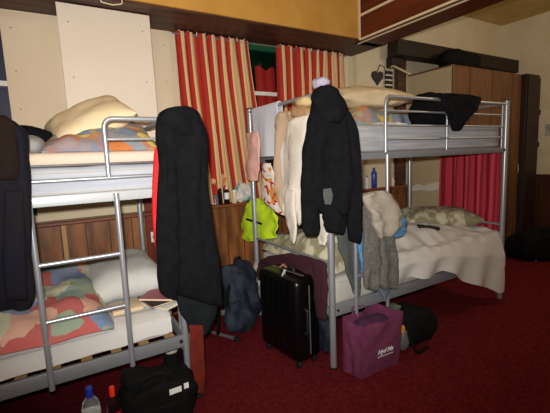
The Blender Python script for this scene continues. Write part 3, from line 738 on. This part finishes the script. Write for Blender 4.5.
# black jackets at the far bunk's guard rail
b = garment(B(), [(444, 93, 470, 95), (440, 96, 480, 98), (441, 104, 479, 107), (445, 114, 472, 116), (450, 123, 464, 124), (454, 131, 459, 131)], (0, 1.72, 0), NL, .025, 3, .012, seed=2)
tag(obj('black_scarf', b, BLACK), 'black garment flopped over the guard rail of the far top bunk', 'clothing')
tag(obj('black_jacket', blob(B(), (2.80, 2.10, 1.68), (.17, .15, .17), (0, -.15, .1), e=.8, wr=.05, fr=5, seed=4, floor=1.552), BLACK), 'black jacket heaped on the mattress of the far top bunk behind the guard rail', 'jacket')
tag(obj('paper_sheet', heap(2.0, 2.22, 1.84, 2.1, 1.552, lambda a, c: .015, n=14, seed=3, wr=.006), LABELW), 'small white paper lying on the far top bunk near the pillow', 'paper')

# ------------------------------------------------------------------ wardrobe and dark end
r = thing('wardrobe', (4.7, 2.95, 0), 'tall brown wooden wardrobe standing behind the far end of the far bunk', 'wardrobe')
wz = 2.285
obj('side_panel', box(B(), 3.93, 3.955, 2.66, YW-.005, 0, wz), WOODS, r, False)
obj('side_panel', box(B(), 5.37, 5.395, 2.66, YW-.005, 0, wz), WOODF, r, False)
obj('top_panel', box(B(), 3.93, 5.395, 2.655, YW-.005, wz, wz+.02, .003), WOODF, r, False)
obj('back_panel', box(B(), 3.955, 5.37, YW-.02, YW-.005, .05, wz), WOODF, r, False)
obj('plinth', box(B(), 3.955, 5.37, 2.68, 2.70, 0, .08), WOODF, r, False)
for i in range(3):
    x = 3.935+i*.487
    d = obj('door', box(B(), x+.003, x+.484, 2.638, 2.658, .08, wz-.005, .004), WOODF, r, False)
    obj('handle', tube(B(), fillet([(x+.44, 2.638, 1.02), (x+.44, 2.615, 1.02), (x+.44, 2.615, 1.14), (x+.44, 2.638, 1.14)], .01), .005, 8), HOOK, d)
b = B()
pts = [atx(411, 187, 3.927), atx(418, 184, 3.927), atx(424, 186, 3.927), atx(432, 183, 3.927), (atx(444, 181, 3.927)), atx(444, 188, 3.927), atx(436, 190, 3.927), atx(430, 191, 3.927), atx(420, 190, 3.927), atx(412, 191, 3.927)]
pv = [b.verts.new(p) for p in pts]; f0 = b.faces.new(pv); e = bmesh.ops.extrude_face_region(b, geom=[f0]); bmesh.ops.translate(b, vec=(.004, 0, 0), verts=[v for v in e['geom'] if isinstance(v, bmesh.types.BMVert)])
obj('torn_paper_patch', b, TORN, r, False)
r = thing('dark_cupboard', (5.56, 2.9, 0), 'narrow very dark wooden cupboard between the wardrobe and the right wall', 'cupboard')
obj('carcass', box(B(), 5.40, 5.73, 2.575, YW-.01, 0, 2.30, .006), JAMB, r, False)
obj('door', box(B(), 5.415, 5.715, 2.556, 2.575, .06, 2.26, .004), JAMB, r, False)
for z in (1.35, 1.78): obj('hinge', box(B(), 5.73, 5.765, 2.56, 2.60, z, z+.07, .004), BEAM2, r, False)
tag(obj('black_holdall', blob(B(), (4.33, 2.83, wz+.12), (.36, .13, .13), (0, 0, .0), e=.8, wr=.04, fr=4, seed=4, floor=wz+.022), BLACKB), 'black holdall lying on top of the wardrobe under the beam', 'holdall')
# notice on the right wall
r = thing('wall_notice', (X1-.01, 2.5, 1.5), 'pale paper notice with a grey picture pinned on the right wall', 'notice')
obj('paper', box(B(), X1-.006, X1-.001, 2.30, 2.69, 1.32, 1.86), PAPER, r, False)
obj('picture', box(B(), X1-.009, X1-.006, 2.36, 2.60, 1.50, 1.66), mat('grey_print', (150, 146, 140), .8, c2=(190, 184, 172), scale=14), r, False)

# black bag in the dark corner
r = thing('black_duffel_bag', (4.75, 2.0, 0), 'black bag lying in the dark on the floor in front of the wardrobe', 'bag')
obj('bag_body', blob(B(), (5.05, 2.2, .17), (.34, .22, .18), (0, 0, -.4), e=.65, wr=.05, fr=4, seed=8, floor=.0), BLACKB, r)
obj('handle', tube(B(), fillet([(4.75, 2.02, .34), (4.8, 2.0, .42), (5.0, 1.95, .42), (5.1, 1.96, .33)], .05), .012, 8), BLACKB, r)
obj('zip_tag', box(B(), 4.60, 4.63, 2.02, 2.03, .06, .08, .002), GREYPL, r, False)

# wall ornaments: heart and row of small shapes hung on the post, with a cord
hp = aty(378, 77, YW-.10); b = B()
vs = []
for i in range(28):
    t = 2*PI*i/28; sx = 16*math.sin(t)**3; sz = 13*math.cos(t)-5*math.cos(2*t)-2*math.cos(3*t)-math.cos(4*t)
    vs.append(b.verts.new((hp.x+sx*.0055, 3.15, hp.z+sz*.0055)))
f0 = b.faces.new(vs); e = bmesh.ops.extrude_face_region(b, geom=[f0]); bmesh.ops.translate(b, vec=(0, .02, 0), verts=[v for v in e['geom'] if isinstance(v, bmesh.types.BMVert)])
r = thing('heart_ornament', (hp.x, 3.16, hp.z-.09), 'black heart shaped ornament hanging on the pale wall above the long cream pillow', 'ornament')
obj('heart', b, CAP, r, False)
obj('hanging_loop', tube(B(), [(hp.x-.0, 3.16, hp.z+.06), (hp.x+.04, 3.16, hp.z+.14), (hp.x+.12, 3.16, hp.z+.12), (hp.x+.14, 3.16, hp.z-.02)], .005, 6), CAP, r)
sp_ = aty(389, 80, 3.14)
r = thing('banded_hanging', (sp_.x, 3.15, sp_.z-.12), 'black and white banded hanging beside the black heart ornament', 'ornament')
for i in range(4):
    z = sp_.z+.085-i*.055
    obj('black_band', box(B(), sp_.x-.06, sp_.x+.06, 3.135, 3.155, z-.023, z+.017, .006), CAP, r, False)
    obj('white_band', box(B(), sp_.x-.045, sp_.x+.045, 3.14, 3.15, z-.038, z-.022), LABELW, r, False)
a, c = aty(394, 66, 3.12), aty(410, 74, 2.9)
tag(obj('wooden_peg', tube(B(), [a+Vector((0, .04, 0)), a, c], .012, 10), CREAMTRIM), 'pale wooden peg sticking out from the dark post towards the wardrobe', 'peg')
sw = thing('light_switch', (.683, YW-.065, .70), 'small white light switch on the red wooden upright by the near bunk', 'light switch')
obj('plate', box(B(), .662, .704, YW-.07, YW-.06, .69, .78, .004), LABELW, sw); obj('rocker', box(B(), .675, .691, YW-.078, YW-.07, .72, .75, .002), GREYPL, sw)

# ------------------------------------------------------------------ things on the sill
ZS = .955
def bottle(name, x, y, z0, rad, h, m, mc, label, cat='bottle', lab=None, group=None, neck=.35):
    r = thing(name, (x, y, z0), label, cat, group)
    obj('bottle_body', lathe(B(), [(rad*.85, 0), (rad, .01), (rad, h*.72), (rad*.8, h*.82), (rad*neck, h*.89), (rad*neck, h*.9)], (x, y, z0), 18), m, r)
    obj('cap', lathe(B(), [(rad*neck*1.15, h*.88), (rad*neck*1.15, h), (rad*neck, h*1.01)], (x, y, z0), 14), mc, r)
    if lab: obj('paper_label', lathe(B(), [(rad*1.012, h*.3), (rad*1.012, h*.68)], (x, y, z0), 18), lab, r)
    return r
bottle('toiletry_bottle', 3.24, 3.16, ZS, .035, .235, BLUEB, BLUECAP, 'tall blue bottle standing on the sill behind the far bunk ladder')
bottle('toiletry_bottle', 3.13, 3.16, ZS, .02, .15, LABELW, GREYPL, 'small white bottle on the sill left of the tall blue bottle')
bottle('toiletry_bottle', 3.53, 3.14, ZS, .025, .10, PAPER, LABELW, 'short white bottle on the sill against the brown post')
bottle('drink_bottle', 1.30, 3.15, ZS, .028, .17, DRINK, GREYPL, 'dark bottle on the sill just right of the black coat', lab=NAVY)
bottle('drink_bottle', 1.345, 3.12, ZS, .024, .155, DRINK, LABELW, 'dark bottle with a white cap and label, second from the black coat', lab=LABELW)
bottle('glass_jar', 1.235, 3.13, ZS, .03, .09, CLEAR, GREYPL, 'small clear jar on the sill touching the black coat in view', 'jar', neck=.8)
tag(obj('orange_plastic_bag', blob(B(), (1.31, 3.19, ZS+.225), (.07, .03, .06), e=1, wr=.03, fr=20, seed=2), mat('amber_cellophane', (190, 110, 60), .3, c2=(214, 180, 140), scale=20)), 'crumpled amber wrapper above the dark bottles on the window sill', 'wrapper')
tag(obj('plastic_bag', blob(B(), (1.54, 3.15, ZS+.085), (.105, .05, .09), e=.8, wr=.03, fr=14, seed=6, floor=ZS+.001), mat('white_teal_plastic', (206, 204, 196), .4, c2=(90, 160, 160), scale=9, lo=.5, hi=.62, bump=.5, bscale=30)), 'crumpled white and teal plastic bag on the window sill', 'plastic bag')
bottle('cream_tub', 1.43, 3.15, ZS, .03, .12, BROWNP, LABELW, 'pale tub on the sill between the dark bottles and the plastic bag', 'tub', neck=.8)
bottle('glass_jar', 2.02, 3.14, ZS, .035, .10, mat('brown_jar', (70, 50, 44), .2), GREYPL, 'dark jar on the sill behind the white shirt', 'jar', neck=.8)
bottle('toiletry_bottle', 1.93, 3.13, ZS, .03, .16, mat('ivory_plastic', (200, 188, 160), .4), GREEN, 'ivory bottle with green cap on the sill, behind the hanging clothes', neck=.5)

# ------------------------------------------------------------------ luggage on the floor
# suitcase: stands on four wheels, broad face towards the left of the room
def suitcase():
    c = Vector((1.275, 2.03, 0)); ang = math.atan2(1.853-2.185, 1.241-1.204)   # along the broad face
    W, D, H, z0 = .42, .21, .555, .045
    mt = Matrix.Translation(c+Vector((.015, .02, 0))) @ Matrix.Rotation(ang, 4, 'Z')
    r = thing('suitcase', c, 'glossy black hard shell suitcase on wheels in front of the far bunk', 'suitcase')
    b = box(B(), -W/2, W/2, -D/2, D/2, z0, z0+H, .045, 5, mt=mt)
    obj('shell', b, GLOSSB, r)
    for i in range(6):
        x = -W/2+.06+i*(W-.12)/5
        for s in (-1, 1):
            rb = B(); box(rb, x-.008, x+.008, s*D/2-.004, s*D/2+.004, z0+.05, z0+H-.05, .003, 2, mt=mt)
            obj('rib', rb, GLOSSB, r)
    obj('zip_line', box(box(B(), W/2-.001, W/2+.003, -.003, .003, z0+.05, z0+H-.05, mt=mt), -W/2+.05, W/2-.05, -.006, .006, z0+H, z0+H+.003, mt=mt), GREYPL, r, False)
    obj('handle', tube(B(), [mt @ Vector(p) for p in fillet([(-.07, 0, z0+H-.005), (-.07, 0, z0+H+.03), (.07, 0, z0+H+.03), (.07, 0, z0+H-.005)], .02)], .009, 10), CAP, r)
    obj('handle', tube(B(), [mt @ Vector(p) for p in fillet([(W/2, -.04, z0+.2), (W/2+.025, -.04, z0+.2), (W/2+.025, -.04, z0+.36), (W/2, -.04, z0+.36)], .015)], .008, 10), CAP, r)
    for sx in (-1, 1):
        for sy in (-1, 1):
            p = mt @ Vector((sx*(W/2-.045), sy*(D/2-.04), 0))
            w = obj('wheel', lathe(B(), [(.022, -.012), (.024, -.008), (.024, .008), (.022, .012)], (p.x, p.y, .0245), 16, Matrix.Rotation(ang, 3, 'Z') @ Matrix.Rotation(PI/2, 3, 'X')), CAP, r)
            obj('wheel_fork', box(B(), p.x-.014, p.x+.014, p.y-.014, p.y+.014, .035, z0+.012, .003), CAP, w)
    t = mt @ Vector((.02, -.02, z0+H+.03))
    obj('luggage_tag', box(B(), -.02, .02, -.002, .002, -.05, .0, .002, 1, mt=Matrix.Translation(t+Vector((-.03, -.03, 0))) @ Matrix.Rotation(.5, 4, 'Y') @ Matrix.Rotation(.6, 4, 'Z')), LABELW, r)
    obj('ribbon', tube(B(), [t+Vector((0, 0, 0)), t+Vector((-.02, .02, .02)), t+Vector((.01, .04, .01)), t+Vector((-.01, .07, -.01))], .006, 8), mat('orange_ribbon', (150, 90, 60), .8), r)
suitcase()

def backpack():
    c = Vector((1.19, 2.62, 0))
    r = thing('backpack', c, 'dark blue backpack slumped against the wooden wall left of the suitcase', 'backpack')
    obj('pack_body', blob(B(), c+Vector((.02, .05, .27)), (.18, .13, .27), (-.15, .05, .5), e=.85, wr=.075, fr=6, seed=5, floor=.0), NAVYBP, r)
    obj('front_pocket', blob(B(), c+Vector((-.03, -.08, .17)), (.15, .07, .13), (-.1, 0, .5), e=.8, wr=.05, fr=9, seed=7, floor=.002), NAVYBP, r)
    obj('top_loop', tube(B(), fillet([c+Vector((0, .08, .50)), c+Vector((.0, .06, .57)), c+Vector((.06, .08, .57)), c+Vector((.06, .1, .50))], .02), .008, 8), CAP, r)
    for s in (-1, 1):
        obj('strap', tube(B(), fillet([c+Vector((-.12+.06*s, .0, .46)), c+Vector((-.19+.04*s, -.09, .3)), c+Vector((-.18+.05*s, -.1, .12)), c+Vector((-.12+.1*s, -.04, .03))], .05), .013, 8), BLACKB, r)
    obj('buckle', box(B(), c.x-.21, c.x-.18, c.y-.12, c.y-.10, .20, .24, .004), GREYPL, r)
backpack()
m0, m1 = atz(204, 330, .02), atz(237, 339, .015)
r = thing('metal_bar', (m0.x, m0.y, 0), 'grey metal bar lying on the carpet between black coat and blue backpack', 'bar')
obj('bar', tube(B(), [m0, m1], .013, 10), GREYPL, r)
obj('end_cap', box(B(), m0.x-.02, m0.x+.015, m0.y-.02, m0.y+.02, .002, .065, .008), STEEL, r)
obj('end_cap', box(B(), m1.x-.02, m1.x+.02, m1.y-.02, m1.y+.02, .0, .028, .006), CAP, r)

# maroon clothing hung on the near end of the far bunk, behind the suitcase
r = thing('maroon_jumper', (1.4, 2.1, .4), 'maroon jumper hanging over the lower end bar of the far bunk behind the suitcase', 'jumper')
b = garment(B(), [(268, 256, 290, 253), (259, 262, 322, 262), (258, 272, 326, 275), (264, 285, 326, 290), (300, 300, 326, 305), (308, 318, 327, 320)], (1.39, 0, 0), (1, 0, 0), .022, 4, .014, k=30, seed=5)
obj('jumper_body', b, MAROON, r)
b = garment(B(), [(312, 258, 325, 262), (314, 280, 327, 284), (315, 300, 327, 303), (317, 318, 326, 320)], (1.36, 0, 0), (1, 0, 0), .016, 1, .004, seed=6)
obj('sleeve', b, MAROON, r)
b = garment(B(), [(312, 305, 330, 308), (314, 325, 331, 325), (316, 340, 331, 342), (318, 350, 330, 352)], (1.45, 0, 0), (1, 0, 0), .02, 2, .01, seed=7)
tag(obj('navy_cloth', b, NAVYBP), 'navy cloth hanging behind the suitcase beside the front post', 'cloth')
b = garment(B(), [(320, 262, 331, 265), (322, 290, 331, 292), (323, 308, 331, 310), (325, 320, 330, 322)], (1.475, 0, 0), (1, 0, 0), .008, 2, .004, seed=8)
tag(obj('white_sheet_corner', b, SHEETW), 'white sheet end hanging just left of the front post of the far bunk', 'sheet')

# purple shopping bag
def purple_bag():
    A, Bp, C = Vector((1.462, 1.70, 0)), Vector((1.479, 1.569, 0)), Vector((1.80, 1.555, 0))
    D = A+(C-Bp)
    H = .385
    r = thing('purple_shopping_bag', (1.64, 1.63, 0), 'purple fabric shopping bag with white lettering in front of the far bunk', 'shopping bag')
    base = [A, Bp, C, D]; cen = (A+Bp+C+D)/4
    tops = [atp for atp in (hit(350, 312, A, (0, -1, 0)), hit(368, 318, Bp, (0, -1, 0)), hit(398, 317, C, (0, -1, 0)), None)]
    T = [A+Vector((.02, .02, .345)), Bp+Vector((.02, 0, .33)), C+Vector((.045, .0, .345)), D+Vector((.0, .03, .36))]
    b = B(); n = 10; m = 12
    def side(P0, P1, Q0, Q1, seed):
        nn = (P1-P0).cross(Vector((0, 0, 1))).normalized()
        def f(a, c):
            p = P0.lerp(P1, a).lerp(Q0.lerp(Q1, a), c)
            k = math.sin(a*PI)*.7
            return p+nn*(.015*k*math.sin(c*PI)+.035*noise.noise(Vector((a*3, c*3, seed)))*k)+Vector((0, 0, -.012*math.sin(a*PI)*(c**4)))
        return f
    for i in range(4):
        j = (i+1) % 4
        cloth_surface(b, side(base[i], base[j], T[i], T[j], i*3.), n, m, .0022)
    cloth_surface(b, lambda a, c: base[0].lerp(base[3], a).lerp(base[1].lerp(base[2], a), c)+Vector((0, 0, .003)), 4, 4, .002)
    obj('bag_body', b, PURPLE, r)
    # contents just under the rim
    ci = (T[0]+T[1]+T[2]+T[3])/4
    obj('dark_contents', blob(B(), ci+Vector((0, 0, -.07)), (.14, .055, .06), e=.8, wr=.02, fr=9, seed=3), PURPLED, r)
    for (P, Q) in ((T[0], T[3]),):
        p, q = P.lerp(Q, .3), P.lerp(Q, .72)
        obj('handle', tube(B(), fillet([p+Vector((0, 0, -.03)), p+Vector((.0, .02, .03)), q+Vector((-.0, .03, .0)), q+Vector((0, 0, -.03))], .03), .006, 8), PURPLE, r)
    # lettering
    cu = bpy.data.curves.new('lettering', 'FONT'); cu.body = 'Hyd Me'; cu.size = .062; cu.extrude = .0008; cu.shear = .3; cu.offset = .0012
    to = bpy.data.objects.new('tmp', cu); COL.objects.link(to); bpy.context.view_layer.update()
    me = bpy.data.meshes.new_from_object(to.evaluated_get(bpy.context.evaluated_depsgraph_get())); bpy.data.objects.remove(to)
    bm = B(); bm.from_mesh(me); bpy.data.meshes.remove(me)
    w = max(v.co.x for v in bm.verts); k = .13/w
    box(bm, 0, w, -.030, -.024, 0, .001)
    dirx = (C-Bp).normalized(); up = ((T[1]+T[2])-(Bp+C)).normalized(); nr = dirx.cross(up)
    org = Bp.lerp(C, .36)+up*.125+nr*.019
    for v in bm.verts:
        v.co = org+dirx*(v.co.x*k)+up*(v.co.y*k)+nr*(v.co.z)
    obj('lettering', bm, LABELW, r, False)
purple_bag()

# black rucksack right of the purple bag
r = thing('black_rucksack', (2.07, 1.68, 0), 'black rucksack with a yellow tag lying right of the purple shopping bag', 'rucksack')
obj('pack_body', blob(B(), (2.09, 1.72, .13), (.19, .12, .135), (.0, .12, -.2), e=.75, wr=.035, fr=6, seed=9, floor=0), BLACKB, r)
obj('flap', blob(B(), (2.0, 1.76, .235), (.12, .07, .035), (0, .1, -.2), e=.9, wr=.03, fr=14, seed=2), OLIVE, r)
obj('side_mesh', blob(B(), (1.935, 1.63, .09), (.04, .035, .07), (0, .2, 0), e=.9, wr=.01, fr=14, seed=2, floor=.0), GREYPL, r)
obj('yellow_tag', lathe(B(), [(.02, 0), (.022, .004), (.02, .008)], hit(402, 329, (0, 1.575, 0), (0, -1, 0)), 14, Matrix.Rotation(PI/2, 3, 'X') @ Matrix.Scale(1.25, 3, (0, 1, 0))), YEL, r)
obj('strap', tube(B(), fillet([(1.96, 1.62, .22), (1.92, 1.56, .12), (1.97, 1.54, .02), (2.1, 1.56, .02)], .04), .012, 8), BLACKB, r)
obj('logo_dot', lathe(B(), [(.005, 0), (.005, .003)], hit(412, 341, (0, 1.59, 0), (0, -1, 0)), 8, Matrix.Rotation(PI/2, 3, 'X')), LABELW, r)

# black duffel at the bottom edge of the picture
r = thing('black_travel_bag', (.34, 1.86, 0), 'black travel bag with white labels on the floor by the near bunk', 'bag')
obj('bag_body', blob(B(), (.355, 1.86, .135), (.185, .12, .155), e=.55, wr=.035, fr=7, seed=14, floor=0), BLACKB, r)
obj('top_flap', blob(B(), (.31, 1.88, .275), (.13, .08, .045), (0, .25, 0), e=.9, wr=.03, fr=8, seed=4), BLACKB, r)
obj('front_pocket', box(B(), .22, .49, 1.72, 1.745, .03, .19, .012, 3), BLACKB, r)
for (xa, xb, z0) in ((.385, .445, .222), (.458, .482, .228)):
    obj('white_tag', box(B(), xa, xb, 1.7365, 1.7395, z0, z0+.028, mt=None), LABELW, r, False)
obj('strap', tube(B(), fillet([(.22, 1.78, .25), (.27, 1.77, .335), (.38, 1.77, .335), (.44, 1.78, .25)], .05), .013, 8), BLACKB, r)
# bottles on the floor
bottle('water_bottle', .045, 1.80, 0, .040, .355, CLEAR, BLUECAP, 'clear water bottle with a blue cap standing on the carpet by the near bunk', lab=LABELW)
bottle('soft_drink_bottle', .135, 1.76, 0, .031, .345, DRINK, REDCAP, 'dark drink bottle with a red cap standing left of the black travel bag', lab=mat('red_silver_label', (150, 150, 158), .4, c2=(170, 30, 34), scale=14, lo=.48, hi=.52))
tag(obj('grey_blue_bundle', blob(B(), (-.19, 1.88, .10), (.12, .12, .135), e=.9, wr=.02, fr=7, seed=3, floor=0), mat('grey_blue_cloth', (104, 112, 128), .9, bump=.3)), 'pale grey blue bundle on the floor at the bottom left corner under the near bunk', 'bundle')
# boots under the near bunk
def boot(x, y, rz, label):
    r = thing('boot', (x, y, 0), label, 'boot', 'boots under the near bunk')
    mt = Matrix.Translation((x, y, 0)) @ Matrix.Rotation(rz, 4, 'Z')
    b = B(); rings = []
    prof = [((0, 0), .045, .045, .22), ((0, 0), .046, .048, .14), ((0, -.01), .046, .058, .085), ((0, -.045), .045, .10, .055), ((0, -.055), .044, .115, .02), ((0, -.055), .044, .115, .004)]
    for (cx, cy), rx, ry, z in [(q[0], q[1], q[2], q[3]*(1.12 if q[3] > .06 else 1)) for q in prof]:
        rings.append([b.verts.new(mt @ Vector((cx+rx*math.cos(2*PI*j/18), cy+ry*math.sin(2*PI*j/18), z))) for j in range(18)])
    for A, C in zip(rings, rings[1:]):
        for j in range(18): b.faces.new((A[j], A[(j+1) % 18], C[(j+1) % 18], C[j]))
    b.faces.new(rings[0]); b.faces.new(rings[-1][::-1])
    obj('boot_upper', b, BLACKB, r)
    b = B(); blob(b, mt @ Vector((0, 0, .275)), (.042, .042, .05), e=.8, wr=.006, fr=20, n=12); obj('woolly_cuff', b, BOOTG, r)
    b = B(); box(b, -.046, .046, -.17, .05, 0, .02, .012, 2, mt=mt); obj('sole', b, CAP, r)
boot(.497, 2.12, .2, 'left black boot with a grey woolly cuff under the corner of the near bunk')
boot(.595, 2.12, -.1, 'right black boot with a grey woolly cuff under the corner of the near bunk')
tag(obj('wire_loop', tube(B(), fillet([aty(100, -2, 2.771), aty(101, 2, 2.771), aty(113, 5, 2.771), aty(122, 4, 2.771), aty(122, -2, 2.771)], .01), .004, 8), CREAMTRIM), 'thin cream wire loop hanging on the ochre bulkhead at the top edge', 'wire')

# ------------------------------------------------------------------ light: the camera's own flash, plus two assumed warm lamps out of view
def light(name, kind, loc, e, col, size=.1):
    l = bpy.data.lights.new(name, kind); l.energy = e; l.color = col
    if kind == 'AREA': l.size = size
    else: l.shadow_soft_size = size
    o = bpy.data.objects.new(name, l); COL.objects.link(o); o.location = loc
    return o
fl = light('camera_flash', 'SPOT', EYE+RT*-.03+UP*.07, 250, (1, .96, .91), .02)
fl.data.spot_size = math.radians(112); fl.data.spot_blend = 1.0
aim = FW+RT*((255-275)/FPX)-UP*((120-206.5)/FPX)
fl.rotation_euler = aim.to_track_quat('-Z', 'Y').to_euler()
light('unseen_lamp', 'POINT', (-.3, .4, 2.75), 16, (1, .80, .58), .12)
light('unseen_lamp', 'POINT', (4.4, .9, 2.7), 30, (1, .84, .66), .12)  # unseen lamp added to brighten the far right of the room
w = bpy.data.worlds.new('world'); S.world = w; w.use_nodes = True
w.node_tree.nodes['Background'].inputs['Color'].default_value = (.02, .03, .05, 1); w.node_tree.nodes['Background'].inputs['Strength'].default_value = .3
S.view_settings.view_transform = 'Standard'; S.view_settings.look = 'None'; S.view_settings.exposure = .28; S.view_settings.gamma = 1; S.view_settings.use_curve_mapping = False
for o in bpy.data.objects:
    if '_o' in o: del o['_o']
